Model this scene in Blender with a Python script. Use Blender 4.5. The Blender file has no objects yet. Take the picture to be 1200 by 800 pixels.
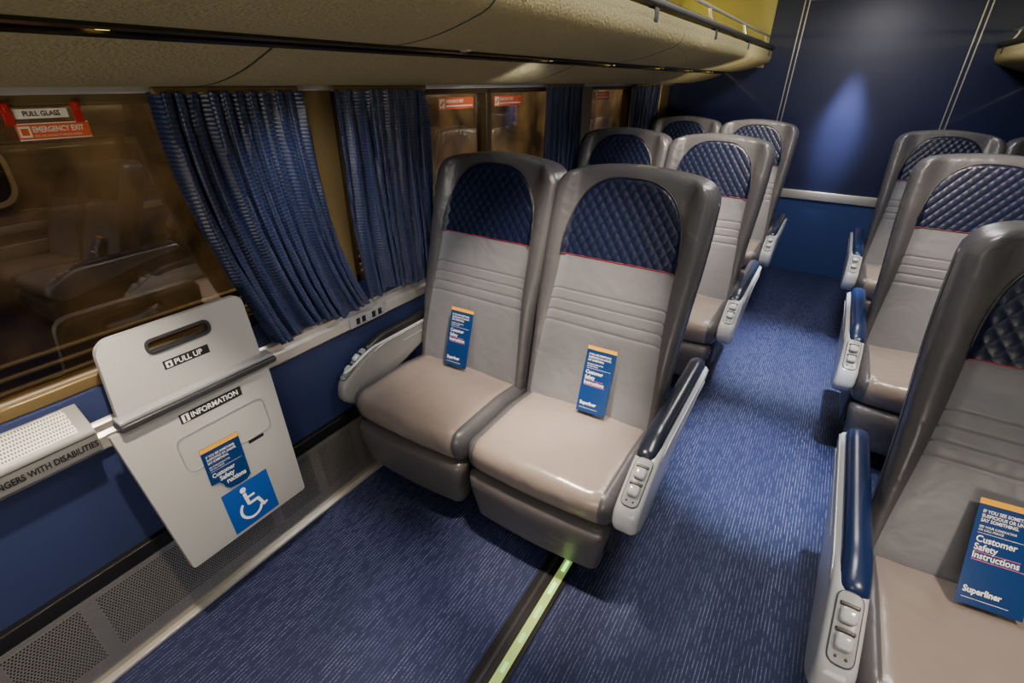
import bpy, math, random, bmesh
from mathutils import Vector, Matrix
random.seed(3)
scene=bpy.context.scene
COL=scene.collection
# ------------------------------------------------------------ materials
def newmat(name):
    m=bpy.data.materials.new(name); m.use_nodes=True
    nt=m.node_tree; b=nt.nodes['Principled BSDF']; return m,nt,b
def N(nt,t,**kw):
    n=nt.nodes.new(t)
    for k,v in kw.items(): setattr(n,k,v)
    return n
def srgb(r,g,b):
    f=lambda c:(c/255/12.92 if c/255<=.04045 else ((c/255+.055)/1.055)**2.4)
    return (f(r),f(g),f(b),1)
def mat(name,col,rough=.5,metal=0,nscale=0,nstr=.1,var=0,spec=.5,coat=0,dist=.004):
    m,nt,b=newmat(name)
    b.inputs['Base Color'].default_value=col; b.inputs['Roughness'].default_value=rough
    b.inputs['Metallic'].default_value=metal; b.inputs['Specular IOR Level'].default_value=spec
    b.inputs['Coat Weight'].default_value=coat
    if nscale:
        tc=N(nt,'ShaderNodeTexCoord'); no=N(nt,'ShaderNodeTexNoise'); no.inputs['Scale'].default_value=nscale
        no.inputs['Detail'].default_value=4
        nt.links.new(tc.outputs['Object'],no.inputs['Vector'])
        bu=N(nt,'ShaderNodeBump'); bu.inputs['Strength'].default_value=nstr; bu.inputs['Distance'].default_value=dist
        nt.links.new(no.outputs['Fac'],bu.inputs['Height']); nt.links.new(bu.outputs['Normal'],b.inputs['Normal'])
        if var:
            mx=N(nt,'ShaderNodeMix',data_type='RGBA'); mx.inputs['A'].default_value=tuple(c*(1-var) for c in col[:3])+(1,)
            mx.inputs['B'].default_value=tuple(min(1,c*(1+var)) for c in col[:3])+(1,)
            nt.links.new(no.outputs['Fac'],mx.inputs['Factor']); nt.links.new(mx.outputs['Result'],b.inputs['Base Color'])
    return m
def emit(name,col,s):
    m,nt,b=newmat(name); b.inputs['Base Color'].default_value=col
    b.inputs['Emission Color'].default_value=col; b.inputs['Emission Strength'].default_value=s; return m
def math_n(nt,op,a,b=None,c=None):
    n=N(nt,'ShaderNodeMath',operation=op)
    for i,v in enumerate((a,b,c)):
        if v is None: continue
        if isinstance(v,(int,float)): n.inputs[i].default_value=v
        else: nt.links.new(v,n.inputs[i])
    return n.outputs[0]
def leather(name,col,rough,var=.08,spec=.5):
    m,nt,b=newmat(name); b.inputs['Specular IOR Level'].default_value=spec; b.inputs['Roughness'].default_value=rough
    tc=N(nt,'ShaderNodeTexCoord')
    n1=N(nt,'ShaderNodeTexNoise'); n1.inputs['Scale'].default_value=90; n1.inputs['Detail'].default_value=3
    n2=N(nt,'ShaderNodeTexNoise'); n2.inputs['Scale'].default_value=9; n2.inputs['Detail'].default_value=2; n2.inputs['Distortion'].default_value=.8
    for n in (n1,n2): nt.links.new(tc.outputs['Object'],n.inputs['Vector'])
    mx=N(nt,'ShaderNodeMix',data_type='RGBA'); mx.inputs['A'].default_value=tuple(c*(1-var) for c in col[:3])+(1,)
    mx.inputs['B'].default_value=tuple(c*(1+var) for c in col[:3])+(1,); nt.links.new(n2.outputs['Fac'],mx.inputs['Factor']); nt.links.new(mx.outputs['Result'],b.inputs['Base Color'])
    b1=N(nt,'ShaderNodeBump'); b1.inputs['Strength'].default_value=.12; b1.inputs['Distance'].default_value=.003; nt.links.new(n1.outputs['Fac'],b1.inputs['Height'])
    b2=N(nt,'ShaderNodeBump'); b2.inputs['Strength'].default_value=.4; b2.inputs['Distance'].default_value=.014; nt.links.new(n2.outputs['Fac'],b2.inputs['Height']); nt.links.new(b1.outputs['Normal'],b2.inputs['Normal'])
    nt.links.new(b2.outputs['Normal'],b.inputs['Normal']); return m
def dots(name,base,hole,pitch,rad,ax=('Y','Z'),metal=.7,rough=.35,stagger=True):
    m,nt,b=newmat(name); b.inputs['Metallic'].default_value=metal; b.inputs['Roughness'].default_value=rough
    tc=N(nt,'ShaderNodeTexCoord'); sp=N(nt,'ShaderNodeSeparateXYZ'); nt.links.new(tc.outputs['Object'],sp.inputs[0])
    u=math_n(nt,'DIVIDE',sp.outputs[ax[0]],pitch); v=math_n(nt,'DIVIDE',sp.outputs[ax[1]],pitch)
    row=math_n(nt,'FLOOR',v); sh=math_n(nt,'MULTIPLY',row,.5); u=math_n(nt,'ADD',u,sh)
    fu=math_n(nt,'SUBTRACT',math_n(nt,'FRACT',u),.5); fv=math_n(nt,'SUBTRACT',math_n(nt,'FRACT',v),.5)
    d=math_n(nt,'SQRT',math_n(nt,'ADD',math_n(nt,'MULTIPLY',fu,fu),math_n(nt,'MULTIPLY',fv,fv)))
    k=math_n(nt,'LESS_THAN',d,rad)
    mx=N(nt,'ShaderNodeMix',data_type='RGBA'); mx.inputs['A'].default_value=base; mx.inputs['B'].default_value=hole
    nt.links.new(k,mx.inputs['Factor']); nt.links.new(mx.outputs['Result'],b.inputs['Base Color'])
    return m
M={}
M['leather']=leather('leather_grey',srgb(114,116,124),.38)
M['leather_dark']=leather('leather_dark_grey',srgb(76,76,82),.31,spec=.55)
M['leather_mid']=leather('leather_mid_grey',srgb(82,80,84),.34)
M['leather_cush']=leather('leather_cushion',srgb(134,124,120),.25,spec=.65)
M['navy']=mat('leather_navy',srgb(11,21,50),.38,0,80,.1,.1,.5)
M['red']=mat('piping_red',srgb(128,22,40),.5)
M['pipe']=mat('piping_dark',srgb(52,50,54),.45)
M['base']=mat('seat_base',srgb(30,30,36),.5)
M['white']=mat('shell_white',srgb(184,188,197),.16,0,40,.02,0,.6)
M['shellgrey']=mat('shell_grey',srgb(128,128,130),.3,0,40,.02,0,.5)
M['padblue']=mat('pad_blue',srgb(20,38,80),.26,0,90,.05,0,.55)
M['padslate']=mat('pad_slate',srgb(34,40,56),.22,0,90,.05,0,.6)
M['padblack']=mat('pad_black',srgb(34,34,38),.35)
M['greyplastic']=mat('grey_plastic',srgb(150,154,161),.3)
M['darkgap']=mat('dark_gap',srgb(16,15,15),.6)
M['alu']=mat('aluminium',srgb(206,205,202),.28,.6,30,.03)
M['coverm']=mat('cover_brushed_metal',srgb(178,175,168),.26,.8,30,.03)
M['black']=mat('black_rubber',srgb(18,18,20),.5)
M['slot']=mat('dark_metal_slot',srgb(40,36,28),.25,.6)
M['rack']=mat('rack_textured_vinyl',srgb(150,142,108),.65,0,120,1.0,.26,.35,dist=.008)
M['pillar']=mat('pillar_olive',srgb(116,100,66),.35,.3,20,.05)
M['frame']=mat('window_frame_dark',srgb(76,62,40),.35,.3,20,.05)
M['wallblue']=mat('wall_blue',srgb(38,51,94),.6,0,200,.3,.1)
M['wallcarpet']=mat('wall_carpet_blue',srgb(46,68,128),.9,0,220,.5,.2)
M['endwall']=mat('end_wall_navy',srgb(25,34,74),.42,0,8,.03,.06,.5)
M['cove']=mat('cove_olive',srgb(156,148,96),.6,0,60,.2)
M['ceil']=mat('ceiling_cream',srgb(170,165,140),.6,0,60,.1)
M['offwhite']=mat('panel_offwhite',srgb(176,177,178),.34,0,20,.02)
M['charcoal']=mat('charcoal_plastic',srgb(52,54,60),.4)
M['labelblack']=mat('label_black',srgb(26,26,30),.5)
M['ink']=mat('ink_white',srgb(236,236,236),.5)
M['bluepaper']=mat('paper_blue',srgb(6,50,108),.35)
M['yellow']=mat('paper_yellow',srgb(240,172,28),.4)
M['pinkink']=mat('ink_pink',srgb(232,110,130),.5)
M['signblue']=mat('sign_blue',srgb(5,74,164),.4)
M['orange']=mat('sticker_orange',srgb(236,108,62),.4)
M['redtab']=mat('tab_red',srgb(190,30,26),.4)
M['labelwhite']=mat('label_white',srgb(244,240,230),.4)
M['perf']=dots('perforated_metal',srgb(176,173,166),srgb(26,25,24),.0078,.30,metal=.75,rough=.26)
M['vent']=dots('perforated_vent',srgb(156,156,152),srgb(40,40,40),.0062,.30,metal=.5,rough=.4)
M['ledge']=mat('ledge_grey',srgb(158,158,156),.36,.5,30,.03)
M['glow']=emit('glow_strip',srgb(186,216,120),.3)
M['led']=emit('glow_led',srgb(170,245,150),.9)
M['ledend']=emit('glow_led_bright',srgb(140,255,130),2.6)
M['lamp']=emit('lamp_lens',srgb(250,220,100),6)
M['tube']=emit('fluorescent',srgb(255,242,150),32)
def carpet():
    m,nt,b=newmat('floor_carpet'); b.inputs['Roughness'].default_value=.55; b.inputs['Specular IOR Level'].default_value=.5
    b.inputs['Specular Tint'].default_value=(.75,.84,1,1)
    tc=N(nt,'ShaderNodeTexCoord'); sp=N(nt,'ShaderNodeSeparateXYZ'); nt.links.new(tc.outputs['Object'],sp.inputs[0])
    def noise(sc,detail=2):
        mp=N(nt,'ShaderNodeMapping'); mp.inputs['Scale'].default_value=sc; nt.links.new(tc.outputs['Object'],mp.inputs[0])
        n=N(nt,'ShaderNodeTexNoise'); n.inputs['Scale'].default_value=1; n.inputs['Detail'].default_value=detail
        nt.links.new(mp.outputs[0],n.inputs['Vector']); return n.outputs['Fac']
    pitch=.0115
    u=math_n(nt,'DIVIDE',sp.outputs['X'],pitch); col=math_n(nt,'FLOOR',u)
    fu=math_n(nt,'ABSOLUTE',math_n(nt,'SUBTRACT',math_n(nt,'FRACT',u),.5))
    line=math_n(nt,'LESS_THAN',fu,.12)
    cb=N(nt,'ShaderNodeCombineXYZ'); nt.links.new(math_n(nt,'MULTIPLY',col,7.31),cb.inputs[0]); nt.links.new(math_n(nt,'MULTIPLY',sp.outputs['Y'],20),cb.inputs[1])
    dn=N(nt,'ShaderNodeTexNoise'); dn.inputs['Scale'].default_value=1; dn.inputs['Detail'].default_value=2; nt.links.new(cb.outputs[0],dn.inputs['Vector'])
    dash=N(nt,'ShaderNodeMapRange'); dash.inputs['From Min'].default_value=.40; dash.inputs['From Max'].default_value=.54; nt.links.new(dn.outputs['Fac'],dash.inputs['Value'])
    fine=noise((500,260,1),2)
    fr=N(nt,'ShaderNodeMapRange'); fr.inputs['From Min'].default_value=.42; fr.inputs['From Max'].default_value=.56; nt.links.new(fine,fr.inputs['Value'])
    band=noise((9,.5,1),1)
    k=math_n(nt,'MULTIPLY',math_n(nt,'MULTIPLY',line,dash.outputs[0]),fr.outputs[0])
    k=math_n(nt,'MULTIPLY',k,math_n(nt,'MULTIPLY',band,1.5))
    base=N(nt,'ShaderNodeMix',data_type='RGBA'); base.inputs['A'].default_value=srgb(10,14,36); base.inputs['B'].default_value=srgb(38,49,98); nt.links.new(fine,base.inputs['Factor'])
    mx=N(nt,'ShaderNodeMix',data_type='RGBA'); nt.links.new(base.outputs['Result'],mx.inputs['A']); mx.inputs['B'].default_value=srgb(132,140,182); nt.links.new(k,mx.inputs['Factor'])
    nt.links.new(mx.outputs['Result'],b.inputs['Base Color'])
    bu=N(nt,'ShaderNodeBump'); bu.inputs['Strength'].default_value=.5; bu.inputs['Distance'].default_value=.003
    nt.links.new(fine,bu.inputs['Height']); nt.links.new(bu.outputs['Normal'],b.inputs['Normal'])
    return m
M['carpet']=carpet()
def curtain_mat():
    m,nt,b=newmat('curtain_fabric'); b.inputs['Roughness'].default_value=.34; b.inputs['Sheen Weight'].default_value=.1
    tc=N(nt,'ShaderNodeTexCoord'); sp=N(nt,'ShaderNodeSeparateXYZ'); nt.links.new(tc.outputs['UV'],sp.inputs[0])
    w1=math_n(nt,'SINE',math_n(nt,'MULTIPLY',sp.outputs['Y'],420))
    cr=N(nt,'ShaderNodeValToRGB'); e=cr.color_ramp.elements
    e[0].position=.2;e[0].color=srgb(19,28,60);e[1].position=1;e[1].color=srgb(50,67,114)
    nt.links.new(math_n(nt,'ADD',math_n(nt,'MULTIPLY',w1,.26),.5),cr.inputs[0]); nt.links.new(cr.outputs[0],b.inputs['Base Color'])
    bu=N(nt,'ShaderNodeBump'); bu.inputs['Strength'].default_value=.28; bu.inputs['Distance'].default_value=.0012
    nt.links.new(w1,bu.inputs['Height']); nt.links.new(bu.outputs['Normal'],b.inputs['Normal'])
    return m
M['curtain']=curtain_mat()
def glass():
    m=bpy.data.materials.new('tinted_glass'); m.use_nodes=True; nt=m.node_tree; nt.nodes.clear()
    o=N(nt,'ShaderNodeOutputMaterial'); t=N(nt,'ShaderNodeBsdfTransparent'); t.inputs[0].default_value=srgb(208,198,180)
    g=N(nt,'ShaderNodeBsdfGlossy'); g.inputs['Roughness'].default_value=.01
    mx=N(nt,'ShaderNodeMixShader'); lw=N(nt,'ShaderNodeLayerWeight'); lw.inputs[0].default_value=.5
    f=math_n(nt,'POWER',lw.outputs['Facing'],4)
    nt.links.new(math_n(nt,'ADD',math_n(nt,'MULTIPLY',f,.6),.12),mx.inputs[0])
    nt.links.new(t.outputs[0],mx.inputs[1]); nt.links.new(g.outputs[0],mx.inputs[2]); nt.links.new(mx.outputs[0],o.inputs[0]); return m
M['glass']=glass()
def outside():
    m,nt,b=newmat('outside_brown'); b.inputs['Roughness'].default_value=.6
    tc=N(nt,'ShaderNodeTexCoord'); n=N(nt,'ShaderNodeTexNoise'); n.inputs['Scale'].default_value=2.2; n.inputs['Detail'].default_value=8
    nt.links.new(tc.outputs['Object'],n.inputs['Vector']); cr=N(nt,'ShaderNodeValToRGB'); e=cr.color_ramp.elements
    e[0].position=.40;e[0].color=srgb(48,39,30);e[1].position=.66;e[1].color=srgb(154,134,104)
    nt.links.new(n.outputs['Fac'],cr.inputs[0]); nt.links.new(cr.outputs[0],b.inputs['Base Color']); return m
M['outside']=outside()
M['steel']=mat('outside_steel',srgb(176,160,134),.4,.2,10,.1,.15)
M['darkpane']=mat('outside_pane',srgb(50,42,32),.25)
# ------------------------------------------------------------ mesh helpers
def mk(name,verts,faces,mats,parent=None,smooth=True,fm=None,auto=None):
    me=bpy.data.meshes.new(name); me.from_pydata([tuple(v) for v in verts],[],faces); me.update()
    for m in (mats if isinstance(mats,(list,tuple)) else [mats]): me.materials.append(M[m])
    if fm:
        for p,i in zip(me.polygons,fm): p.material_index=i
    if smooth:
        for p in me.polygons: p.use_smooth=True
        if auto: me.set_sharp_from_angle(angle=math.radians(auto))
    o=bpy.data.objects.new(name,me); COL.objects.link(o)
    if parent: o.parent=parent
    return o
def axis(h,r,n,cuts=()):
    a=[-h,-h+r*.12,-h+r*.35,-h+r*.65,-h+r]
    k=max(1,n); s=[-h+r+(2*h-2*r)*i/k for i in range(1,k)]
    a=a+s+[-x for x in reversed(a)]
    for c in cuts:
        a=[x for x in a if abs(x-c)>.004 or abs(abs(x)-h)<1e-6]; a.append(c)
    return sorted(set(round(x,6) for x in a))
def rbox_data(size,r,n=(1,1,1),cx=(),deform=None,center=(0,0,0)):
    hx,hy,hz=[s/2 for s in size]; r=min(r,hx*.98,hy*.98,hz*.98)
    A=[axis(hx,r,n[0],cx),axis(hy,r,n[1]),axis(hz,r,n[2])]
    L=[len(a)-1 for a in A]; idx={};V=[]
    def vid(i,j,k):
        if (i,j,k) in idx: return idx[(i,j,k)]
        p=Vector((A[0][i],A[1][j],A[2][k]))
        q=Vector((max(-hx+r,min(hx-r,p.x)),max(-hy+r,min(hy-r,p.y)),max(-hz+r,min(hz-r,p.z))))
        d=p-q
        if d.length>1e-9: p=q+d.normalized()*r
        p=p+Vector(center)
        if deform: p=Vector(deform(p.x,p.y,p.z))
        idx[(i,j,k)]=len(V); V.append(p); return idx[(i,j,k)]
    F=[]
    for i in range(L[0]):
        for j in range(L[1]):
            F.append((vid(i,j,0),vid(i,j+1,0),vid(i+1,j+1,0),vid(i+1,j,0)))
            F.append((vid(i,j,L[2]),vid(i+1,j,L[2]),vid(i+1,j+1,L[2]),vid(i,j+1,L[2])))
    for i in range(L[0]):
        for k in range(L[2]):
            F.append((vid(i,0,k),vid(i+1,0,k),vid(i+1,0,k+1),vid(i,0,k+1)))
            F.append((vid(i,L[1],k),vid(i,L[1],k+1),vid(i+1,L[1],k+1),vid(i+1,L[1],k)))
    for j in range(L[1]):
        for k in range(L[2]):
            F.append((vid(0,j,k),vid(0,j,k+1),vid(0,j+1,k+1),vid(0,j+1,k)))
            F.append((vid(L[0],j,k),vid(L[0],j+1,k),vid(L[0],j+1,k+1),vid(L[0],j,k+1)))
    return V,F
def join(*parts):
    V=[];F=[]
    for v,f in parts:
        o=len(V); V+=list(v); F+=[tuple(i+o for i in q) for q in f]
    return V,F
def box(name,lo,hi,m,parent=None,r=.0,kind=None):
    c=[(a+b)/2 for a,b in zip(lo,hi)]; s=[b-a for a,b in zip(lo,hi)]
    V,F=rbox_data(s,max(r,.0005),(1,1,1)); 
    if parent is None:
        o=mk(name,V,F,m,None,auto=40); o.location=c
    else:
        V=[v+Vector(c) for v in V]; o=mk(name,V,F,m,parent,auto=40)
    if kind: o['kind']=kind
    return o
def tube_data(pts,rad,seg=8):
    V=[];F=[];n=len(pts);pts=[Vector(p) for p in pts]
    for i,p in enumerate(pts):
        t=(pts[min(i+1,n-1)]-pts[max(i-1,0)]).normalized()
        a=t.cross(Vector((0,1,0)) if abs(t.y)<.9 else Vector((1,0,0))).normalized(); b=t.cross(a)
        for s in range(seg):
            an=2*math.pi*s/seg; V.append(p+(a*math.cos(an)+b*math.sin(an))*rad)
    for i in range(n-1):
        for s in range(seg):
            s2=(s+1)%seg; F.append((i*seg+s,i*seg+s2,(i+1)*seg+s2,(i+1)*seg+s))
    F.append(tuple(range(seg))[::-1]); F.append(tuple((n-1)*seg+s for s in range(seg)))
    return V,F
def prism_data(poly,axis_,lo,hi):
    def P(a,b,t): return {'X':(t,a,b),'Y':(a,t,b),'Z':(a,b,t)}[axis_]
    n=len(poly); V=[Vector(P(a,b,lo)) for a,b in poly]+[Vector(P(a,b,hi)) for a,b in poly]
    F=[tuple(range(n)),tuple(range(2*n-1,n-1,-1))]+[(i,n+i,n+(i+1)%n,(i+1)%n) for i in range(n)]
    return V,F
def fixn(o,bev=0,seg=2,auto=40):
    bm=bmesh.new(); bm.from_mesh(o.data)
    bmesh.ops.recalc_face_normals(bm,faces=bm.faces)
    if bev:
        es=[e for e in bm.edges if len(e.link_faces)==2 and e.calc_face_angle(0)>math.radians(25)]
        bmesh.ops.bevel(bm,geom=es,offset=bev,segments=seg,affect='EDGES',profile=.5)
    bm.to_mesh(o.data); bm.free()
    for p in o.data.polygons: p.use_smooth=True
    o.data.set_sharp_from_angle(angle=math.radians(auto))
    return o
def round_poly(pts,r,seg=5):
    out=[];n=len(pts)
    for i in range(n):
        p=Vector(pts[i]);a=Vector(pts[i-1])-p;b=Vector(pts[(i+1)%n])-p
        rr=min(r if not isinstance(r,(list,tuple)) else r[i],a.length*.48,b.length*.48)
        if rr<1e-6: out.append(tuple(p)); continue
        s=p+a.normalized()*rr; e=p+b.normalized()*rr
        for k in range(seg+1):
            t=k/seg; q=s*(1-t)**2+p*2*t*(1-t)+e*t*t; out.append(tuple(q))
    return out
def empty(name,loc,label,cat,group=None):
    e=bpy.data.objects.new(name,None); e.location=loc; e.empty_display_size=.1; COL.objects.link(e)
    e['label']=label; e['category']=cat
    if group: e['group']=group
    return e
def text_data(s,size,bold=0.0,align='LEFT',sx=1):
    cu=bpy.data.curves.new('t','FONT'); cu.body=s; cu.size=size; cu.offset=bold*size; cu.align_x=align; cu.resolution_u=3
    ob=bpy.data.objects.new('t',cu); COL.objects.link(ob)
    dg=bpy.context.evaluated_depsgraph_get(); me=bpy.data.meshes.new_from_object(ob.evaluated_get(dg))
    V=[Vector((v.co.x*sx,v.co.y,0)) for v in me.vertices]; F=[tuple(p.vertices) for p in me.polygons]
    bpy.data.objects.remove(ob); bpy.data.curves.remove(cu); bpy.data.meshes.remove(me)
    return V,F
def frame(right,up,loc):
    r=Vector(right).normalized(); u=Vector(up); u=(u-r*u.dot(r)).normalized(); n=r.cross(u)
    m=Matrix((r,u,n)).transposed().to_4x4(); m.translation=Vector(loc); return m
def print_mesh(name,items,parent,mtx=None,off=.0012):
    V=[];F=[];fm=[];mats=[]
    for k,it in enumerate(items):
        if it[0]=='t':
            _,s,x,y,size,m,bold,al,sx=it; v,f=text_data(s,size,bold,al,sx); v=[p+Vector((x,y,0)) for p in v]
        elif it[0]=='r':
            _,x0,y0,x1,y1,m=it; v=[Vector((x0,y0,0)),Vector((x1,y0,0)),Vector((x1,y1,0)),Vector((x0,y1,0))]; f=[(0,1,2,3)]
        else:
            _,poly,m=it; v=[Vector((a,b,0)) for a,b in poly]; f=[tuple(range(len(poly)))]
        if m not in mats: mats.append(m)
        z=off+(.0004 if it[0]!='r' else 0)+k*.00001
        o=len(V); V+=[p+Vector((0,0,z)) for p in v]; F+=[tuple(i+o for i in q) for q in f]; fm+=[mats.index(m)]*len(f)
    if mtx: V=[mtx@v for v in V]
    return mk(name,V,F,mats,parent,smooth=False,fm=fm)
def sm(x,a,b):
    t=max(0,min(1,(x-a)/(b-a))); return t*t*(3-2*t)
# ------------------------------------------------------------ camera
R=Vector([.8499,.5268,.0129]);U=Vector([-.2575,.3938,.8824]);Fw=Vector([-.4597,.7533,-.4703])
cam=bpy.data.cameras.new('camera'); co=bpy.data.objects.new('camera',cam); COL.objects.link(co)
mx=Matrix((R,U,-Fw)).transposed(); q=mx.to_quaternion(); co.rotation_mode='QUATERNION'; co.rotation_quaternion=q
co.location=(0,0,1.6); cam.lens=581/1200*36; cam.sensor_width=36; cam.clip_start=.02
scene.camera=co
# ------------------------------------------------------------ room shell
YW=5.29; YB=-1.3; XL=-1.5; XR=1.59; XM=.045
def st(o,n=None): o['kind']='structure'; return o
st(box('floor',(XL-.08,YB-.05,-.05),(XR+.08,YW+.05,0),'carpet'))
st(box('ceiling',(XL-.1,YB,2.34),(XR+.1,YW,2.4),'ceil'))
st(box('wall_end',(XL-.1,YW,0),(XR+.1,YW+.06,2.4),'endwall'))
st(box('wall_rear',(XL-.1,YB-.06,0),(XR+.1,YB,2.4),'endwall'))
def side_wall(name,X,s,wins):
    parts=[]
    def b(y0,y1,z0,z1,xa,xb):
        lo=(min(xa,xb),y0,z0);hi=(max(xa,xb),y1,z1)
        c=Vector([(p+q)/2 for p,q in zip(lo,hi)]); sz=[q-p for p,q in zip(lo,hi)]
        V,F=rbox_data(sz,.0005); parts.append(([v+c for v in V],F))
    b(YB,YW,0,.86,X,X+s*.08)
    b(YB,YW,1.56,2.4,X+s*.02,X+s*.08)
    ys=[YB]+[v for w in wins for v in w]+[YW]
    for i in range(0,len(ys),2): b(ys[i],ys[i+1],.86,1.56,X+s*.02,X+s*.08)
    V,F=join(*parts); return st(mk(name,V,F,'wallblue',auto=40))
WINS=[(-.9,1.10),(1.28,3.12),(3.46,5.0)]
side_wall('wall_left',XL,-1,WINS)
side_wall('wall_right',XR,1,WINS)
k=0
for (X,s) in ((XL,-1),(XR,1)):
    for (y0,y1) in WINS:
        k+=1
        xo=X+s*.05
        e=[]
        def fr(a,b_,c,d,xa=X+s*.012,xb=X+s*.075):
            lo=(min(xa,xb),a,c);hi=(max(xa,xb),b_,d); cc=Vector([(p+q)/2 for p,q in zip(lo,hi)])
            V,F=rbox_data([q-p for p,q in zip(lo,hi)],.006,(1,1,1)); e.append(([v+cc for v in V],F))
        fr(y0-.02,y1+.02,1.53,1.565); fr(y0-.02,y1+.02,.86,.895)
        fr(y0-.02,y0+.02,.86,1.56); fr(y1-.02,y1+.02,.86,1.56)
        ym=(y0+y1)/2
        if abs(y0-1.28)<.01: ym=2.23
        if y0>0: fr(ym-.022,ym+.022,.88,1.55)
        V,F=join(*e); w=st(mk('window_%d'%k,V,F,'frame' if y0>0 else 'pillar',auto=40))
        V,F=rbox_data((.006,y1-y0,.66),.001); V=[v+Vector((xo,(y0+y1)/2,1.215)) for v in V]
        mk('window_pane',V,F,'glass',w,auto=40)
st(box('trim_1',(XL-.02,YB,1.553),(XL+.012,YW,1.572),'alu',r=.004))
st(box('trim_2',(XR-.012,YB,1.553),(XR+.02,YW,1.572),'alu',r=.004))
def pillar(name,y0,y1):
    poly=round_poly([(XL-.03,y0),(XL+.0,y0+.01),(XL+.006,(y0+y1)/2),(XL+.0,y1-.01),(XL-.03,y1)],.03)
    V,F=prism_data(poly,'Z',.77,1.553); return st(fixn(mk(name,V,F,'pillar')))
pillar('trim_3',1.10,1.28); pillar('trim_4',3.12,3.46); pillar('trim_20',5.0,5.28)
poly=[(XL-.03,.90),(XL-.03,.69),(XL+.012,.69),(XL+.022,.70),(XL+.022,.735),(XL+.012,.745),(XL+.012,.765),(XL-.0,.775),(XL-.03,.90)]
V,F=prism_data(poly[:-1],'Y',.80,YW); st(fixn(mk('trim_5',V,F,'alu')))
V,F=prism_data(poly[:-1],'Y',YB,.80); st(fixn(mk('trim_6',V,F,'alu')))
V,F=prism_data([(2*XM-a,b) for a,b in poly[:-1]],'Y',YB,YW); st(fixn(mk('trim_7',V,F,'alu')))
st(box('trim_8',(XL-.005,YB,.285),(XL+.022,YW,.335),'black',r=.004))
st(box('trim_9',(XR-.022,YB,.285),(XR+.005,YW,.335),'black',r=.004))
st(box('trim_10',(-1.445,YB,0),(-1.420,YW,.012),'alu',r=.003))
def heater():
    X0=XL+.002
    e=empty('heater_cover',((X0+.03),2,0),'low metal heater cover with perforated panels along the wall base','heater')
    ox=Vector(e.location)
    pr=[(X0,0.001),(X0+.055,0.001),(X0+.055,.050),(X0+.018,.283),(X0,.283)]
    V,F=prism_data(pr,'Y',YB+.002,YW-.015); fixn(mk('cover_body',[v-ox for v in V],F,'coverm',e))
    y=YB+.05
    a0=Vector((X0+.055,0,.050)); c0=Vector((X0+.018,0,.283))
    a=a0.lerp(c0,.12); c=a0.lerp(c0,.93)
    while y<YW-.3:
        y2=min(y+.17,YW-.05) if int((y-YB)*10)%7 else min(y+.52,YW-.05)
        V=[Vector((a.x+.001,y,a.z)),Vector((a.x+.001,y2,a.z)),Vector((c.x+.001,y2,c.z)),Vector((c.x+.001,y,c.z))]
        mk('perforated_panel',[v-ox for v in V],[(0,1,2,3)],'perf',e,smooth=False)
        y=y2+.04
    return e
heater()
st(box('trim_11',(XL,YW-.012,0),(XR,YW+.001,.66),'wallcarpet'))
st(box('trim_12',(XL+.02,YW-.03,.66),(XR-.02,YW,.735),'alu',r=.006))
for i,x in enumerate((-.51,.64)):
    for d in (-.016,.016):
        st(box('trim_%d'%(13+i*2+(d>0)),(x+d-.004,YW-.008,.735),(x+d+.004,YW,2.34),'alu'))
st(box('trim_17',(-.5,YW-.008,2.17),(.64,YW,2.18),'alu'))
st(box('trim_18',(XL-.02,YW-.012,1.70),(-.73,YW-.001,2.34),'cove'))
st(box('trim_19',(XL-.018,YB,1.70),(XL-.001,YW-.013,2.34),'cove'))
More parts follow.
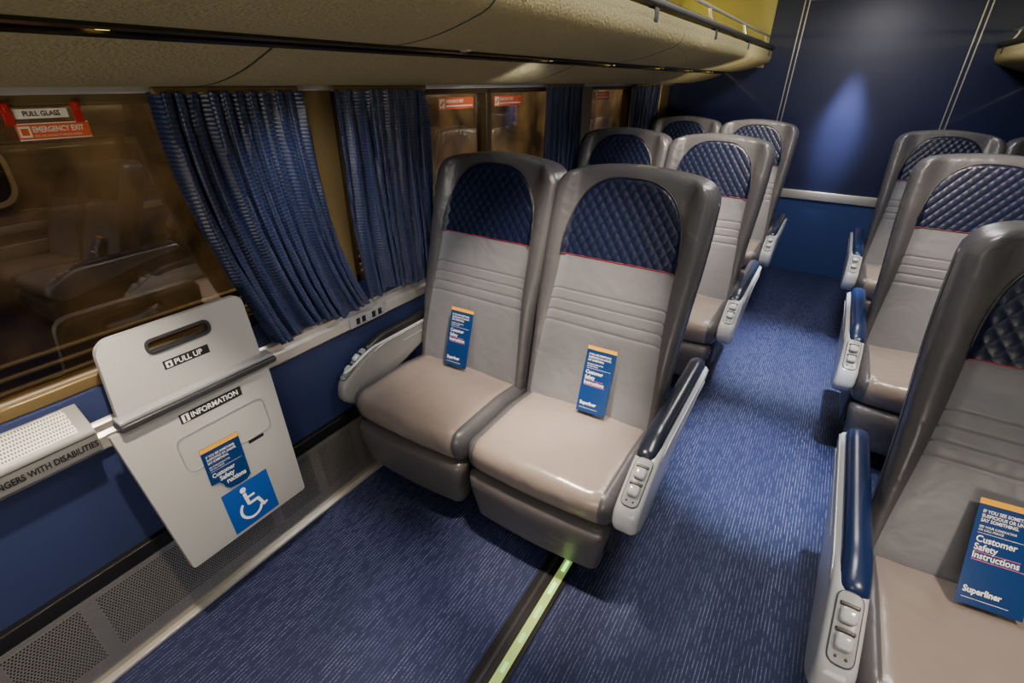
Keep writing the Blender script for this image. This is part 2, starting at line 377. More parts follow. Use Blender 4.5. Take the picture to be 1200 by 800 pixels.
# ------------------------------------------------------------ luggage racks
def rack(side):
    T=(lambda x:x) if side<0 else (lambda x:2*XM-x)
    e=empty('luggage_rack',(T(-1.1),2,1.6),'overhead luggage rack with textured olive underside and black rail','luggage rack','overhead luggage racks')
    o=Vector(e.location)
    y0,y1=YB+.01,YW-.013
    def strip(name,pts,m,th=.02,ya=y0,yb=y1):
        pts=[(T(x),z) for x,z in pts]
        up=[(x,z+th) for x,z in reversed(pts)]
        V,F=prism_data(pts+up,'Y',ya,yb); return fixn(mk(name,[v-o for v in V],F,m,e),auto=50)
    low=[(-1.498+.443*t, 1.574+.073*t**1.8-.014*math.sin(math.pi*t)) for t in [i/12 for i in range(13)]]
    strip('lower_panel',low,'rack')
    up=[(-.995+.265*t, 1.664+.058*t-.010*math.sin(math.pi*t)) for t in [i/8 for i in range(9)]]+[(-.712,1.731),(-.698,1.742),(-.689,1.757),(-.686,1.775),(-.688,1.795)]
    strip('bin_panel',up,'rack',.025)
    strip('light_channel',[(-1.058,1.682),(-.985,1.698)],'darkgap',.02)
    strip('channel_trim',[(-1.062,1.645),(-1.042,1.652)],'slot',.008)
    strip('channel_edge',[(-1.008,1.656),(-.986,1.659)],'slot',.014)
    V,F=rbox_data((.05,y1-y0,.03),.01); mk('rail',[v+Vector((T(-.70),(y0+y1)/2,1.845))-o for v in V],F,'black',e,auto=40)
    V,F=tube_data([(T(-.74),.2,1.93),(T(-.74),5.25,1.93)],.009,8); fixn(mk('guard_rail',[v-o for v in V],F,'alu',e))
    y=.1
    while y<5.2:
        V,F=rbox_data((.03,.05,.06),.006); mk('rail_bracket',[v+Vector((T(-.70),y,1.812))-o for v in V],F,'black',e,auto=40)
        if y>.2:
            V,F=tube_data([(T(-.715),y,1.855),(T(-.735),y,1.90),(T(-.74),y,1.93)],.007,6); fixn(mk('rail_post',[v-o for v in V],F,'alu',e))
        y+=1.0
    for y in (.44,1.95,2.6,3.4,4.1,4.75):
        V,F=rbox_data((.05,.09,.02),.008); mk('lamp_housing',[v+Vector((T(-1.025),y,1.672))-o for v in V],F,'black',e,auto=40)
        V,F=rbox_data((.016,.022,.006),.002); mk('lamp_lens',[v+Vector((T(-1.025),y,1.660))-o for v in V],F,'lamp',e,auto=40)
    for y in (.75,2.2,4.1):
        strip('panel_joint',[(x,z-.001) for x,z in low],'black',.004,y,y+.005)
        strip('panel_joint',[(x,z-.001) for x,z in up],'black',.004,y+.3,y+.305)
    for y in (1.31,3.2):
        strip('joint_clip',[(x,z-.004) for x,z in up[:2]],'alu',.006,y,y+.022)
    V,F=tube_data([(T(-1.42),.0,1.93),(T(-1.42),5.2,1.93)],.014,10); fixn(mk('fluorescent_tube',[v-o for v in V],F,'tube',e))
    return e
rack(-1); rack(1)
# ------------------------------------------------------------ seats
PX=-.865; PO=Vector((PX,1.35,0))
def yb(z): return 1.525+.28*(z-.5)-.012*math.sin(max(0,min(1,(z-.45)/.5))*math.pi)
def pw(z): return .246-.030*sm(z,.45,1.01)
def bol(x,z):
    p=pw(z); return -(.014+.018*sm(z,.45,.9))*sm(abs(x),p-.022,p+.026)
def front(x,z): return yb(z)+bol(x,z)
def build_pair(mirror,origin,grp):
    e=empty('double_seat',origin,'pair of grey leather reclining coach seats with quilted navy headrests','seat',grp)
    S=-1 if mirror else 1
    def add(name,VF,m,parent,fm=None,auto=None,smooth=True):
        V,F=VF
        V=[Vector(((v[0]-PX)*S,v[1]-PO.y,v[2])) for v in V]
        if mirror: F=[tuple(reversed(f)) for f in F]
        return mk(name,V,F,m,parent,smooth,fm,auto)
    for cx in (-.58,-1.15):
        def hw(z): return .274+.018*sm(z,.6,1.12)
        def dfm(x,y,z):
            t=y/.12; w=hw(z)/.28
            s=1
            if z>1.245:
                k=min(1,(z-1.245)/.085); s=1-(.085/.29)*(1-math.sqrt(max(0,1-k*k)))
            zz=z-.022*(x/.28)**2*sm(z,1.0,1.33)
            X=x*w*s
            yy=yb(z)+y*(1-.15*sm(z,1.1,1.33))+bol(X,z)*max(0,1-t*1.3)
            return (cx+X,yy,zz)
        V,F=rbox_data((.56,.12,.93),.030,(22,2,30),deform=dfm,center=(0,.06,.865))
        b=add('backrest',(V,F),'leather_dark',e)
        for sg in (-1,1):
            add('side_piping',tube_data([(cx+sg*(hw(z)-.001),yb(z)+.055,z) for z in [.50+.74*i/30 for i in range(31)]],.003,6),'pipe',b)
        zs=[.43+.583*i/60 for i in range(61)]; gz=[.885,.845,.805,.765]
        zs=sorted(set([z for z in zs if all(abs(z-g)>.006 for g in gz)]+[g+d for g in gz for d in (-.005,-.002,0,.002,.005)]))
        us=[-1+2*i/24 for i in range(25)]
        V=[];F=[]
        for z in zs:
            g=min(abs(z-q) for q in gz); dep=.0028*max(0,1-g/.005)
            for u in us:
                x=u*pw(z); ed=.005*(1-sm(pw(z)-abs(x),0,.012))
                V.append((cx+x,front(x,z)-.006+dep+ed,z))
        n=len(us)
        for i in range(len(zs)-1):
            for j in range(n-1): F.append((i*n+j,i*n+j+1,(i+1)*n+j+1,(i+1)*n+j))
        add('centre_panel',(V,F),'leather',b)
        V=[];F=[];nu=110;nv=110
        edge=[]
        def hf(x,z):
            k=max(0,z-1.279)/.034; k=min(1,k)
            return front(x,z)+.034*(1-math.sqrt(max(0,1-k*k)))
        for i in range(nv+1):
            for j in range(nu+1):
                uu=j/nu*2-1; x=.218*(.65*uu+.35*math.sin(uu*math.pi/2))
                zt=1.013+.282*(max(0,1-abs(x/.2185)**2.9))**(1/2.3)
                z=1.013+(zt-1.013)*i/nv
                a=math.pi*(x/.038+(z-1.0)/.048); c=math.pi*(x/.038-(z-1.0)/.048)
                h=abs(math.sin(a)*math.sin(c))**.4*.0040
                ed=min(1,(zt-z)/.012) if zt-z<.012 else 1
                V.append((cx+x,hf(x,z)-.006-h*ed+.003*(1-ed),z))
                if i==nv: edge.append((cx+x,hf(x,zt)-.006,zt))
        for i in range(nv):
            for j in range(nu):
                k=i*(nu+1)+j; F.append((k,k+1,k+nu+2,k+nu+1))
        add('quilted_headrest',(V,F),'navy',b)
        add('headrest_piping',tube_data(edge,.0025,6),'pipe',b)
        add('red_piping',tube_data([(cx-.216+.432*i/20,front(-.216+.432*i/20,1.013)-.008,1.013) for i in range(21)],.0019,6),'red',b)
        CS=.236
        def dfc(x,y,z):
            t=sm(z,.36,.47)
            zz=z+t*(.008*sm(abs(x),.17,.25)+.014*math.cos(min(1,abs(x)/.25)*math.pi/2)-.005*math.exp(-((abs(x)-CS)/.007)**2))
            zz-=t*.02*sm(y,1.35,1.55)
            gro=.004*math.exp(-((abs(x)-CS)/.007)**2) if y<1.12 else 0
            yy=y+gro-(.012*math.cos(x/.28*math.pi/2) if y<1.2 else 0)+ (0.03*(1-sm(z,.30,.42)) if y<1.2 else 0)
            return (cx+x,yy,zz)
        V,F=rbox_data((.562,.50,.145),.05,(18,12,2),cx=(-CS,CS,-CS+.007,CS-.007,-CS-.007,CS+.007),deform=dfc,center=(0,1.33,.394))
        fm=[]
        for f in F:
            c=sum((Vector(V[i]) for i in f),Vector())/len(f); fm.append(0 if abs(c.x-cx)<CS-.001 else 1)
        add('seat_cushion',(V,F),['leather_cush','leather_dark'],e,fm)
        def dl(x,y,z): return (cx+x*(1-.09*sm(.34-z,0,.2)),y-(.014*math.cos(x/.28*math.pi/2)+.010*math.sin(max(0,min(1,(z-.10)/.23))*math.pi))*(1 if y<1.13 else 0)+.025*sm(.32-z,0,.2),z)
        add('leg_rest',rbox_data((.548,.085,.235),.036,(12,1,8),deform=dl,center=(0,1.130,.217)),'leather_mid',e)
    add('seat_base',join(
        ([v+Vector((-.865,1.40,.27)) for v in rbox_data((1.08,.40,.10),.02)[0]],rbox_data((1.08,.40,.10),.02)[1]),
        ([v+Vector((-.865,1.42,.122)) for v in rbox_data((.62,.30,.24),.03)[0]],rbox_data((.62,.30,.24),.03)[1])),'base',e,auto=40)
    V,F=rbox_data((.025,.46,.20),.01); add('side_panel',([v+Vector((-.312,1.38,.29)) for v in V],F),'base',e,auto=40)
    def arm(x,w,pad,raised,aisle):
        prof=round_poly([(1.050,.415),(1.060,.490),(1.150,.548),(1.235,.592),(1.80,.592),(1.885,.586),(1.885,.535),(1.62,.494),(1.36,.414),(1.13,.352)],[.05,.03,.04,.04,.01,.02,.03,.14,.14,.09],8)
        V,F=prism_data(prof,'X',x-w/2,x+w/2)
        V=[Vector((v.x,v.y,v.z+raised)) for v in V]
        a=add('armrest',(V,F),'white' if aisle else 'shellgrey',e); fixn(a,.022,6,60)
        if not aisle:
            inner=[(y,z) for y,z in prof]
            pts=[(x+w/2-.006,y,z+raised) for y,z in inner if z<.60 and y<1.5]
            add('arm_rim',tube_data([(x+w/2-.004,1.075+.50*i/20,.545+.045*sm(1.075+.50*i/20,1.075,1.25)+raised-.006) for i in range(21)],.006,8),'white',a)
        off=-.006 if aisle else .0
        def dp(px,py,pz):
            return (px,py,pz+ (-.030*(1-sm(py,1.19,1.32))))
        V,F=rbox_data((w*.84,.67,.060),.029,(3,14,2),deform=dp,center=(x+off,1.540,.593+raised)); add('armrest_pad',(V,F),pad,a)
        add('edge_strip',tube_data([(x+w/2-.001,1.24+.62*i/16,.578+raised-.02*(1-sm(1.24+.62*i/16,1.19,1.32))) for i in range(17)],.0035,6),'alu',a)
        mt=frame((1,0,0),(0,.183,.115),(x,1.143,.5415+raised))
        def cyl(wd,ht,th,z0,y0,rr_):
            po=[(a_+0,b_+y0) for a_,b_ in round_poly([(-wd/2,-ht/2),(wd/2,-ht/2),(wd/2,ht/2),(-wd/2,ht/2)],rr_,6)]
            v,f=prism_data(po,'Z',z0,z0+th); return [mt@q for q in v],f
        fixn(add('control_surround',cyl(w*.70,.160,.004,-.0015,0,.024),'charcoal',a),.001,2)
        fixn(add('control_plate',cyl(w*.64,.154,.005,-.001,0,.020),'greyplastic',a),.0015,2)
        for d in (-.030,.026):
            V,F=rbox_data((w*.46,.034,.020),.0098,(1,2,1)); add('recline_lever',([mt@(v+Vector((0,d,.011))) for v in V],F),'white',a,auto=60)
            V,F=rbox_data((w*.50,.009,.008),.0024); add('lever_mark',([mt@(v+Vector((0,d+.023,.005))) for v in V],F),'charcoal',a,auto=50)
        for sx in (-.010,.010):
            V,F=rbox_data((.006,.006,.004),.002); add('screw_cap',([mt@(v+Vector((sx,-.062,.004))) for v in V],F),'charcoal',a,auto=50)
        V,F=rbox_data((.003,.42,.006),.001); add('shell_seam',([v+Vector((x+w/2,1.62,.540+raised)) for v in V],F),'greyplastic',a,auto=50)
    arm(-.254,.078,'padblue' if mirror else 'padslate',0,True)
    arm(-1.452,.05,'padblack',.02,False)
    return e
def copy_thing(src,loc):
    def cp(o,par):
        n=o.copy(); COL.objects.link(n)
        if par: n.parent=par
        for c in list(o.children):
            cp(c,n)
        return n
    n=cp(src,None); n.location=loc; return n
gL='seat pairs along the window wall';gR='seat pairs across the aisle'
L1=build_pair(False,(PX,1.35,0),gL)
R1=build_pair(True,(.895,1.165,0),gR)
for k in (1,2):
    copy_thing(L1,(PX,1.35+1.451*k,0)); copy_thing(R1,(.895,1.165+1.451*k,0))
# ------------------------------------------------------------ brochures
def brochure(loc,right,up,h=.255,w=.112,cut=False,lab='blue safety leaflet with yellow top edge resting on a seat'):
    e=empty('safety_leaflet',loc,lab,'leaflet','safety leaflets')
    m=frame(right,up,(0,0,0)); e.rotation_mode='QUATERNION'; e.rotation_quaternion=m.to_quaternion()
    if cut:
        poly=[(-w/2,.045),(-w/2,h),(w/2,h),(w/2,.012),(w/2-.015,.002),(w/2-.04,0),(-.010,.004),(-.022,.014),(-.026,.030),(-.035,.042)]
        V,F=prism_data(poly,'Z',-.0008,.0008); fixn(mk('paper',V,F,'bluepaper',e))
    else:
        V,F=rbox_data((w,h,.0016),.0006); mk('paper',[v+Vector((0,h/2,0)) for v in V],F,'bluepaper',e,auto=40)
    L=-w/2+.010; s=w/.112
    it=[('r',-w/2,h-.014,w/2,h,'yellow'),
        ('t','IF YOU SEE SOMETHING',L,h-.034,.0095*s,'ink',.02,'LEFT',.82),
        ('t','SUSPICIOUS OR UNSAFE,',L,h-.045,.0095*s,'ink',.02,'LEFT',.82),
        ('t','SAY SOMETHING.',L,h-.056,.0095*s,'ink',.02,'LEFT',.82),
        ('t','SEE YOUR CONDUCTOR',L,h-.070,.006*s,'ink',.01,'LEFT',.9),
        ('t','OR CALL POLICE',L,h-.078,.006*s,'ink',.01,'LEFT',.9),
        ('r',L,h-.084,w/2-.01,h-.0832,'ink'),
        ('t','Customer',L,h-.105,.019*s,'ink',.02,'LEFT',.85)]
    if cut: it+=[('t','Safety',L+.018,h-.125,.021*s,'ink',.025,'LEFT',.85),('t','ructions',L+.034,h-.145,.021*s,'ink',.025,'LEFT',.85)]
    else: it+=[('t','Safety',L,h-.125,.019*s,'ink',.02,'LEFT',.85),
        ('t','Instructions',L,h-.145,.019*s,'ink',.02,'LEFT',.85),
        ('r',L,h-.130,w/2-.03,h-.1288,'pinkink'),('r',L,h-.150,w/2-.02,h-.1488,'pinkink'),
        ('t','Superliner',L,.030,.018*s,'ink',.03,'LEFT',.85),
        ('r',L,.016,w/2-.03,.017,'ink')]
    print_mesh('printed_text',it,e)
    return e
brochure((-.54,1.452,.488),(1,.04,0),(-.02,.30,.95))
brochure((-1.175,1.452,.488),(1,.05,0),(-.02,.30,.95))
brochure((.585,1.235,.492),(1,.10,0),(.08,.46,.85),h=.26,w=.13)
# ------------------------------------------------------------ fold-up table / information panel
e=empty('fold_up_table',(-1.40,.545,.27),'off-white fold-up table panel with pull handle and information holder','table')
o=Vector(e.location)
def ad(name,V,F,m,par=None,**k): return mk(name,[Vector(v)-o for v in V],F,m,par or e,**k)
tx,bx=-1.402,-1.335; zt,zb=.765,.268
mp=frame((0,1,0),(tx-bx,0,zt-zb),((tx+bx)/2,.55,(zt+zb)/2))
H=math.hypot(tx-bx,zt-zb)
poly=round_poly([(-.195,-H/2),(.205,-H/2),(.220,H/2),(-.232,H/2)],[.012,.012,.005,.005])
V,F=prism_data(poly,'Z',-.022,0); V=[mp@v for v in V]; fixn(ad('lower_panel',V,F,'offwhite'),.002,2)
def ring(poly_o,poly_i,z0,z1):
    n=len(poly_o);V=[Vector((a,b,z1)) for a,b in poly_o]+[Vector((a,b,z1)) for a,b in poly_i]+[Vector((a,b,z0)) for a,b in poly_o]+[Vector((a,b,z0)) for a,b in poly_i]
    F=[]
    for i in range(n):
        j=(i+1)%n; F+=[(i,j,n+j,n+i),(i,2*n+i,2*n+j,j),(n+i,n+j,3*n+j,3*n+i)]
    return V,F
def rr(cx,cy,w,h,r): return round_poly([(cx-w/2,cy-h/2),(cx+w/2,cy-h/2),(cx+w/2,cy+h/2),(cx-w/2,cy+h/2)],r,6)
V,F=ring(rr(.03,.10,.275,.12,.03),rr(.03,.10,.267,.112,.027),0,.0025); fixn(ad('leaflet_holder',[mp@v for v in V],F,'greyplastic'))
V,F=rbox_data((.05,.452,.020),.006); ad('hinge_bar',[v+Vector((-1.404,.566,.782)) for v in V],F,'charcoal',auto=40)
V,F=rbox_data((.042,.445,.012),.004); ad('hinge_strip',[v+Vector((-1.408,.566,.797)) for v in V],F,'greyplastic',auto=40)
mt=frame((0,1,0),(-.02,0,.2),(-1.425,.558,.905))
outer=round_poly([(-.205,-.105),(.205,-.105),(.200,.085),(.185,.103),(-.165,.103),(-.19,.08)],[.01,.01,.03,.03,.04,.03],6)
def plate_with_hole(name,outer,inner,z0,z1,mtx,m):
    bm=bmesh.new()
    def loop(p,z): return [bm.verts.new(mtx@Vector((a,b,z))-o) for a,b in p]
    lo=loop(outer,z1); li=loop(inner,z1)
    es=[bm.edges.new((l[i],l[(i+1)%len(l)])) for l in (lo,li) for i in range(len(l))]
    r=bmesh.ops.triangle_fill(bm,use_beauty=True,use_dissolve=False,edges=es)
    fs=[g for g in r['geom'] if isinstance(g,bmesh.types.BMFace)]
    ex=bmesh.ops.extrude_face_region(bm,geom=fs)
    vs=[g for g in ex['geom'] if isinstance(g,bmesh.types.BMVert)]
    nrm=(mtx.to_3x3()@Vector((0,0,1))).normalized()
    bmesh.ops.translate(bm,verts=vs,vec=nrm*(z0-z1))
    bmesh.ops.recalc_face_normals(bm,faces=bm.faces)
    me=bpy.data.meshes.new(name); bm.to_mesh(me); bm.free(); me.materials.append(M[m])
    for p in me.polygons: p.use_smooth=True
    me.set_sharp_from_angle(angle=math.radians(35))
    ob=bpy.data.objects.new(name,me); COL.objects.link(ob); ob.parent=e; return ob
slot_o=rr(.0,.045,.175,.045,.022); slot_i=rr(.0,.045,.160,.030,.015)
plate_with_hole('upper_plate',outer,slot_o,-.02,0,mt,'offwhite')
V,F=ring(slot_o,slot_i,-.02,.004); fixn(ad('handle_grip',[mt@v for v in V],F,'charcoal'))
V,F=rbox_data((.125,.026,.001),.0004); ad('pull_label',[mt@(v+Vector((.0,-.018,.001))) for v in V],F,'labelblack',auto=40)
print_mesh('pull_text',[('t','PULL UP',-.035,-.0255,.022,'ink',.02,'LEFT',.95),('r',-.057,-.027,-.04,-.009,'ink'),('p',[(-.0535,-.020),(-.0485,-.012),(-.0435,-.020),(-.0465,-.020),(-.0465,-.025),(-.0505,-.025),(-.0505,-.020)],'labelblack')],e,Matrix.Translation(-o)@mt,.0018)
V,F=rbox_data((.185,.030,.001),.0004); ad('information_label',[mp@(v+Vector((.02,.21,.001))) for v in V],F,'labelblack',auto=40)
print_mesh('information_text',[('t','INFORMATION',-.043,.2025,.0235,'ink',.02,'LEFT',.9),('r',-.067,.198,-.047,.222,'ink'),('t','i',-.0600,.201,.026,'labelblack',.05,'LEFT',1)],e,Matrix.Translation(-o)@mp,.0018)
V,F=rbox_data((.155,.155,.001),.0004); ad('wheelchair_sign',[mp@(v+Vector((.022,-.162,.001))) for v in V],F,'signblue',auto=40)
def arc(cx,cy,r,a0,a1,w,n=18):
    A=[math.radians(a0+(a1-a0)*i/n) for i in range(n+1)]
    return [(cx+(r+w/2)*math.cos(a),cy+(r+w/2)*math.sin(a)) for a in A]+[(cx+(r-w/2)*math.cos(a),cy+(r-w/2)*math.sin(a)) for a in reversed(A)]
def seg(x0,y0,x1,y1,w):
    d=Vector((x1-x0,y1-y0)).normalized()*w/2; n=Vector((-d.y,d.x))
    return [(x0+n.x,y0+n.y),(x0-n.x,y0-n.y),(x1-n.x,y1-n.y),(x1+n.x,y1+n.y)]
wx,wy=.017,-.162
circ=[(wx-.008+.010*math.cos(a*math.pi/8),wy+.055+.010*math.sin(a*math.pi/8)) for a in range(16)]
it=[('p',circ,'ink'),('p',seg(wx-.008,wy+.042,wx-.004,wy-.004,.011),'ink'),('p',seg(wx-.006,wy+.022,wx+.022,wy+.022,.008),'ink'),
    ('p',seg(wx-.005,wy-.002,wx+.028,wy-.002,.010),'ink'),('p',seg(wx+.026,wy+.001,wx+.040,wy-.038,.010),'ink'),('p',seg(wx+.036,wy-.037,wx+.052,wy-.031,.008),'ink'),
    ('p',arc(wx-.002,wy-.020,.034,130,345,.009),'ink')]
print_mesh('wheelchair_symbol',it,e,Matrix.Translation(-o)@mp,.0018)
V,F=rbox_data((.052,.016,.001),.0004); ad('panel_marking',[mp@(v+Vector((.105,.036,.001))) for v in V],F,'labelblack',auto=40)
brochure(mp@Vector((-.010,-.076,.0045)),(0,1,-.04),(tx-bx,.01,zt-zb),h=.170,w=.118,cut=True,lab='blue safety leaflet in the holder of the off-white panel')
# ------------------------------------------------------------ vent ledge with lettering
e=empty('ledge_vent',(-1.45,-.3,.69),'silver ledge housing with perforated top and lettering strip','air vent'); o=Vector(e.location)
pr=[(-1.475,.70),(-1.437,.722),(-1.431,.785),(-1.438,.797),(-1.498,.845),(-1.525,.856),(-1.525,.70)]
V,F=prism_data(pr,'Y',YB+.02,.305); fixn(ad('housing',V,F,'ledge',e),.003,2)
a=Vector((-1.4395,0,.8000));c=Vector((-1.4935,0,.8432))
V=[(a.x+.001,YB+.1,a.z+.001),(a.x+.001,.275,a.z+.001),(c.x+.001,.275,c.z+.001),(c.x+.001,YB+.1,c.z+.001)]
ad('perforated_top',V,[(0,1,2,3)],'vent',e,smooth=False)
ml=frame((0,1,0),(.006,0,.063),(-1.4338,0,.7535))
print_mesh('lettering',[('r',-.9,-.028,.30,-.0255,'charcoal'),('r',-.9,.0255,.30,.028,'charcoal'),('t','PASSENGERS WITH DISABILITIES',.300,-.0095,.026,'labelblack',.02,'RIGHT',.66)],e,Matrix.Translation(-o)@ml,.001)
e=empty('power_outlet',(-1.478,1.27,.72),'silver power outlet plate with black sockets','outlet'); o=Vector(e.location)
V,F=rbox_data((.006,.19,.045),.002); ad('plate',[v+Vector((-1.475,1.27,.722)) for v in V],F,'greyplastic',e,auto=40)
for y in (1.215,1.245,1.30,1.335):
    V,F=rbox_data((.004,.018,.026),.0015); ad('socket',[v+Vector((-1.4705,y,.722)) for v in V],F,'black',e,auto=40)
def sticker(name,y0,y1,z0,z1,m,items,label,cat='sticker',x=-1.5445,grp=None):
    e=empty(name,(x,(y0+y1)/2,(z0+z1)/2),label,cat,grp)
    w,h=y1-y0,z1-z0
    mm=frame((0,1,0),(0,0,1),(0,0,0))
    V,F=rbox_data((w,h,.001),.0004); mk('label_plate',[mm@v for v in V],F,m,e,auto=40)
    print_mesh('printed_text',items(w,h),e,mm,.001)
    return e
sticker('emergency_exit_sticker',.418,.552,1.464,1.498,'orange',lambda w,h:[('r',-w/2,h/2-.002,w/2,h/2,'labelwhite'),('r',-w/2,-h/2,w/2,-h/2+.002,'labelwhite'),('r',-w/2+.003,-h/2+.006,-w/2+.024,h/2-.006,'labelwhite'),('p',[(-w/2+.007,-.007),(-w/2+.020,-.007),(-w/2+.020,.007),(-w/2+.007,.007)],'orange'),('t','EMERGENCY EXIT',-w/2+.027,-.001,.0155,'labelwhite',.03,'LEFT',.76),('t','PULL RED HANDLE TO REMOVE RUBBER',-w/2+.028,-.011,.006,'labelwhite',.0,'LEFT',.8)],'red and white emergency exit sticker on the window glass',x=-1.506)
sticker('pull_glass_sticker',.424,.520,1.507,1.526,'labelwhite',lambda w,h:[('t','PULL GLASS',0,-.0045,.014,'labelblack',.02,'CENTER',.9)],'white pull glass sticker at the window edge',x=-1.506)
for y0 in (.400,.524):
    e=empty('pull_tab',(-1.500,y0+.012,1.518),'red emergency pull tab on the window frame','handle','red pull tabs')
    V,F=rbox_data((.006,.018,.044),.002); mk('tab_plate',V,F,'redtab',e,auto=40)
    V,F=rbox_data((.012,.012,.02),.004); mk('tab_grip',[v+Vector((.004,0,.012)) for v in V],F,'redtab',e,auto=40)
def orange_items(w,h):
    return [('r',-w/2+.006,-h/2+.005,-w/2+.042,h/2-.005,'labelwhite'),('p',seg(-w/2+.012,-.009,-w/2+.036,.009,.008),'orange'),
     ('t','EMERGENCY EXIT',-w/2+.050,.003,.017,'labelwhite',.03,'LEFT',.95),('t','SALIDA DE EMERGENCIA',-w/2+.050,-.015,.011,'labelwhite',.02,'LEFT',1.0)][:3]+[('r',-w/2+.050,-.014,w/2-.01,-.008,'labelwhite')]
for y0,y1 in ((1.87,2.13),(2.31,2.58),(3.58,3.84)):
    sticker('emergency_exit_sticker',y0,y1,1.468,1.516,'orange',orange_items,'orange emergency exit sticker near the window top',x=-1.535,grp='orange exit stickers')
# ------------------------------------------------------------ curtains
def curtain(ytl,ytr,ybl,ybr,ztop,zbot,n,seed,lab,flare=2.0):
    rnd=random.Random(seed); nu=n*14;nv=60;V=[];F=[];X=XL+.030
    ph=[rnd.uniform(-2.2,2.2) for _ in range(n+1)]; am=[rnd.uniform(.6,1.15) for _ in range(n+1)]
    w1=rnd.uniform(0,6)
    for i in range(nv+1):
        v=i/nv; bow=v**1.9
        yl=ytl+(ybl-ytl)*bow; yr=ytr+(ybr-ytr)*v**flare
        for j in range(nu+1):
            u=j/nu; c=u*n; k=min(n-1,int(c)); f=c-k; f=f*f*(3-2*f)
            A=(am[k]*(1-f)+am[k+1]*f)*.025; p=ph[k]*(1-f)+ph[k+1]*f
            a=2*math.pi*c+p*(.6+.8*v)+.35*math.sin(v*7+w1+u*3)
            s_=math.sin(a); s_=math.copysign(abs(s_)**.65,s_)
            x=min(XL+.053,max(XL+.006,X+A*s_+.004*math.sin(2.6*a+v*6)))
            y=yl+(yr-yl)*u+.016*math.sin(2*a)
            z=ztop+(zbot-ztop)*v - (.012*math.sin(u*9+seed)+.01*u)*v
            V.append(Vector((x,y,z)))
    for i in range(nv):
        for j in range(nu):
            k=i*(nu+1)+j; F.append((k,k+nu+1,k+nu+2,k+1))
    e=empty('window_curtain',(X,(ytl+ytr)/2,zbot),lab,'curtain','pleated window curtains'); o=Vector(e.location)
    ob=mk('curtain_fabric',[v-o for v in V],F,'curtain',e)
    uv=ob.data.uv_layers.new(name='uv')
    for p in ob.data.polygons:
        for li in p.loop_indices:
            vi=ob.data.loops[li].vertex_index; i,j=divmod(vi,nu+1); uv.data[li].uv=(j/nu*(n/9),1-i/nv)
    V,F=rbox_data((.018,ytr-ytl+.02,.018),.005); mk('curtain_track',[v+Vector((X,(ytl+ytr)/2,ztop+.004))-o for v in V],F,'pillar',e,auto=40)
    return e
curtain(.70,1.10,.86,1.262,1.555,.79,10,1,'navy blue pleated curtain gathered and swept to one side',2.4)
curtain(1.25,1.70,1.30,1.72,1.555,.80,10,2,'navy blue pleated curtain hanging straight beside window post',1.5)
curtain(2.74,3.22,2.74,3.22,1.555,.80,7,5,'navy blue pleated curtain hanging beside second window post')
curtain(4.2,4.82,4.2,4.82,1.555,.80,7,7,'navy blue pleated curtain beside the end wall')
# ------------------------------------------------------------ floor track
e=empty('floor_track',(-.48,.5,0),'black floor seat track with glowing green marker strip','floor light'); o=Vector(e.location)
for nm,x0,x1,z1,m in (('track_rail',-.535,-.478,.006,'black'),('track_edge',-.446,-.430,.006,'black'),('marker_strip',-.478,-.446,.004,'glow')):
    V,F=rbox_data((x1-x0,2.3+.6,z1),.0015); ad(nm,[v+Vector(((x0+x1)/2,.15,z1/2+.0005)) for v in V],F,m,e,auto=40)
V,F=rbox_data((.012,2.9,.006),.002); ad('track_groove',[v+Vector((-.507,.15,.005)) for v in V],F,'charcoal',e,auto=40)
y=-.1
while y<1.3:
    V,F=rbox_data((.012,.035 if y<.9 else .05,.003),.001); ad('marker_light',[v+Vector((-.462,y,.0052)) for v in V],F,'led' if y<1.0 else 'ledend',e,auto=40); y+=.105
# ------------------------------------------------------------ outside: neighbouring rail car
e=empty('neighbouring_rail_car',(-3.4,1.5,-1.2),'brown stainless rail car standing on the next track','train car'); o=Vector(e.location)
V,F=rbox_data((.1,22,3.6),.02); ad('car_side',[v+Vector((-3.4,7.0,.62)) for v in V],F,'outside',e,auto=40)
for i in range(9):
    V,F=rbox_data((.03,22,.02),.008); ad('side_rib',[v+Vector((-3.34,7.0,-.3+i*.07)) for v in V],F,'steel',e,auto=40)
for yc in (.34,):
    mw=frame((0,1,0),(0,0,1),(-3.34,yc,1.16))
    V,F=ring(rr(0,0,1.0,.29,.11),rr(0,0,.96,.25,.09),-.0,.02); fixn(ad('car_window_frame',[mw@v for v in V],F,'steel',e))
    poly=rr(0,0,.96,.25,.09); ad('car_window',[mw@Vector((a,b,.004)) for a,b in poly],[tuple(range(len(poly)))],'darkpane',e,smooth=False)
st(box('trim_30',(-6,-4,-1.3),(-1.6,18,-1.2),'outside'))
# ------------------------------------------------------------ lights
G=1.38
def area(name,loc,size,energy,col,target=None):
    l=bpy.data.lights.new(name,'AREA'); l.shape='RECTANGLE'; l.size,l.size_y=size; l.energy=energy*(1 if 'platform' in name else G); l.color=col
    ob=bpy.data.objects.new(name,l); ob.location=loc
    if target: ob.rotation_mode='QUATERNION'; ob.rotation_quaternion=(Vector(target)-Vector(loc)).to_track_quat('-Z','Y')
    COL.objects.link(ob); return ob
def spot(name,loc,target,energy,col,ang=60,blend=.6,r=.02):
    l=bpy.data.lights.new(name,'SPOT'); l.energy=energy*G; l.color=col; l.spot_size=math.radians(ang); l.spot_blend=blend; l.shadow_soft_size=r
    ob=bpy.data.objects.new(name,l); ob.location=loc
    ob.rotation_mode='QUATERNION'; ob.rotation_quaternion=(Vector(target)-Vector(loc)).to_track_quat('-Z','Y'); COL.objects.link(ob); return ob
warm=(1,.82,.62); neu=(.92,.95,1)
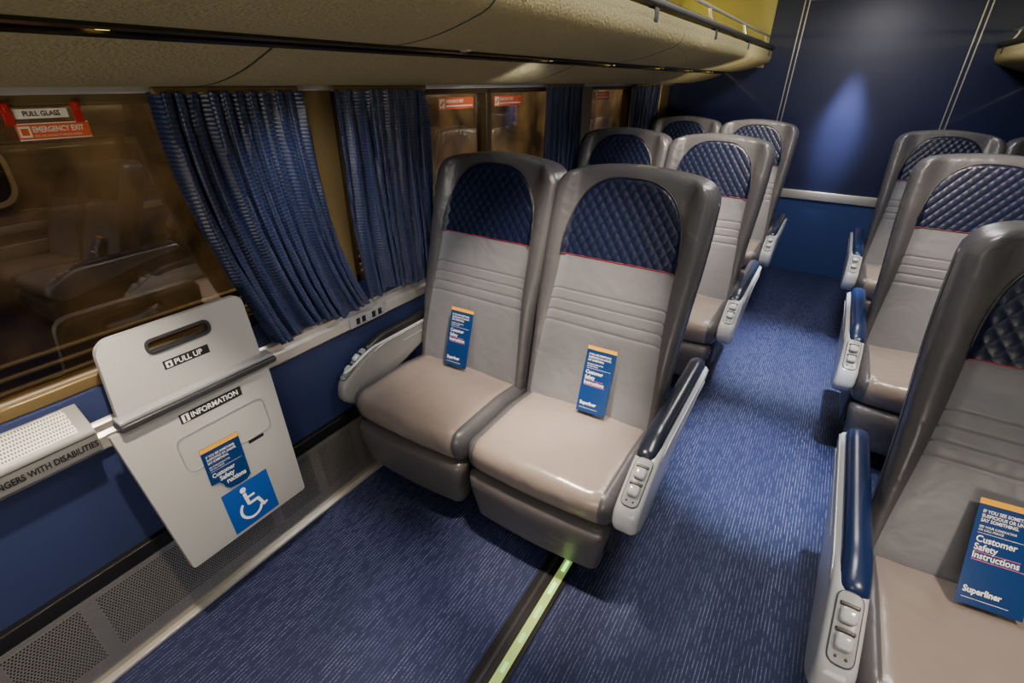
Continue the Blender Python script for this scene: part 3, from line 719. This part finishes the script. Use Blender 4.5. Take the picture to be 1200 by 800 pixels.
for y in (1.6,2.9,4.2):
    area('ceiling_light',(.045,y,2.3),(.35,.5),12,(1,.95,.9))
area('ceiling_light',(.045,-.5,2.3),(.3,.3),3.5,(1,.95,.9))
for dx in (-.2,.2):
    spot('reading_spot',(-.90+dx*1.4,.95,1.62),(-.87+dx*1.5,1.22,.5),130,warm,42,1.0,.04)
for y in (2.35,3.8):
    spot('reading_spot',(-.90,y,1.62),(-.85,y+.4,.5),60,warm,80,.8,.05)
for y in (.75,2.15,3.6):
    for dx in (-.2,.2):
        spot('reading_spot_right',(.93+dx*1.4,y,1.62),(.91+dx*1.5,y+.33,.5),48,warm,50,.9,.04)
spot('reading_spot_table',(-1.02,.35,1.65),(-1.3,.10,.15),56,warm,72)
spot('curtain_fill_spot',(-1.05,.75,1.62),(-1.47,1.25,1.0),11,(1,.95,.9),70,.9,.03)  # added spot without a fixture, brightens the curtains
spot('window_spot',(-.95,1.75,1.60),(-1.54,2.3,1.47),8,(1,.95,.9),60,.9,.03)  # extra spot put in to lift the shaded exit stickers
spot('wall_spot',(-.02,4.93,2.3),(-.03,5.29,1.30),290,(1,.94,1),19,1.0,.04)
spot('wall_spot',(-.02,4.3,2.28),(-.03,5.29,1.2),110,(1,.94,1),22,1.0,.05)
spot('aisle_spot',(.1,3.4,2.3),(.05,3.3,0),460,neu,34,.95)
spot('aisle_spot',(.15,1.6,2.3),(.07,2.1,0),430,neu,28,.95)
spot('seat_top_spot',(-.25,.9,2.3),(-.75,1.45,.95),200,warm,36,.8,.05)
spot('row_top_spot',(-.2,2.6,2.3),(-.7,3.1,1.1),180,warm,38,.9,.05)
spot('row_top_spot',(-.2,4.0,2.3),(-.7,4.5,1.1),150,warm,38,.9,.05)
spot('row_top_spot_right',(.3,2.2,2.3),(.7,2.9,1.1),120,warm,38,.9,.05)
spot('floor_spot',(-.55,-.2,2.3),(-.72,.75,0),80,(1,.82,.78),20,1.0,.05)
spot('rack_wash',(-.35,3.9,1.25),(-.95,4.6,1.7),26,(1,.86,.55),70,1.0,.05)
area('rear_fill',(.3,-1.2,.7),(1.8,.8),21,(1,.87,.70),(-.5,2.5,2.1))  # made-up fill behind the camera, lifts the rack underside and the cabin
area('platform_fill',(-2.3,.4,2.6),(4.0,.4),38,(1,.91,.77),(-3.35,.4,.7))  # unseen lamp added outside to brighten the view through the near window
area('platform_fill',(-2.3,7.5,2.6),(10,.4),220,(1,.89,.72),(-3.35,7.5,.9))  # second added outside lamp, brightens the rail car behind the far windows
w=bpy.data.worlds.new('world'); scene.world=w; w.use_nodes=True
w.node_tree.nodes['Background'].inputs[0].default_value=(.5,.42,.34,1); w.node_tree.nodes['Background'].inputs[1].default_value=.15
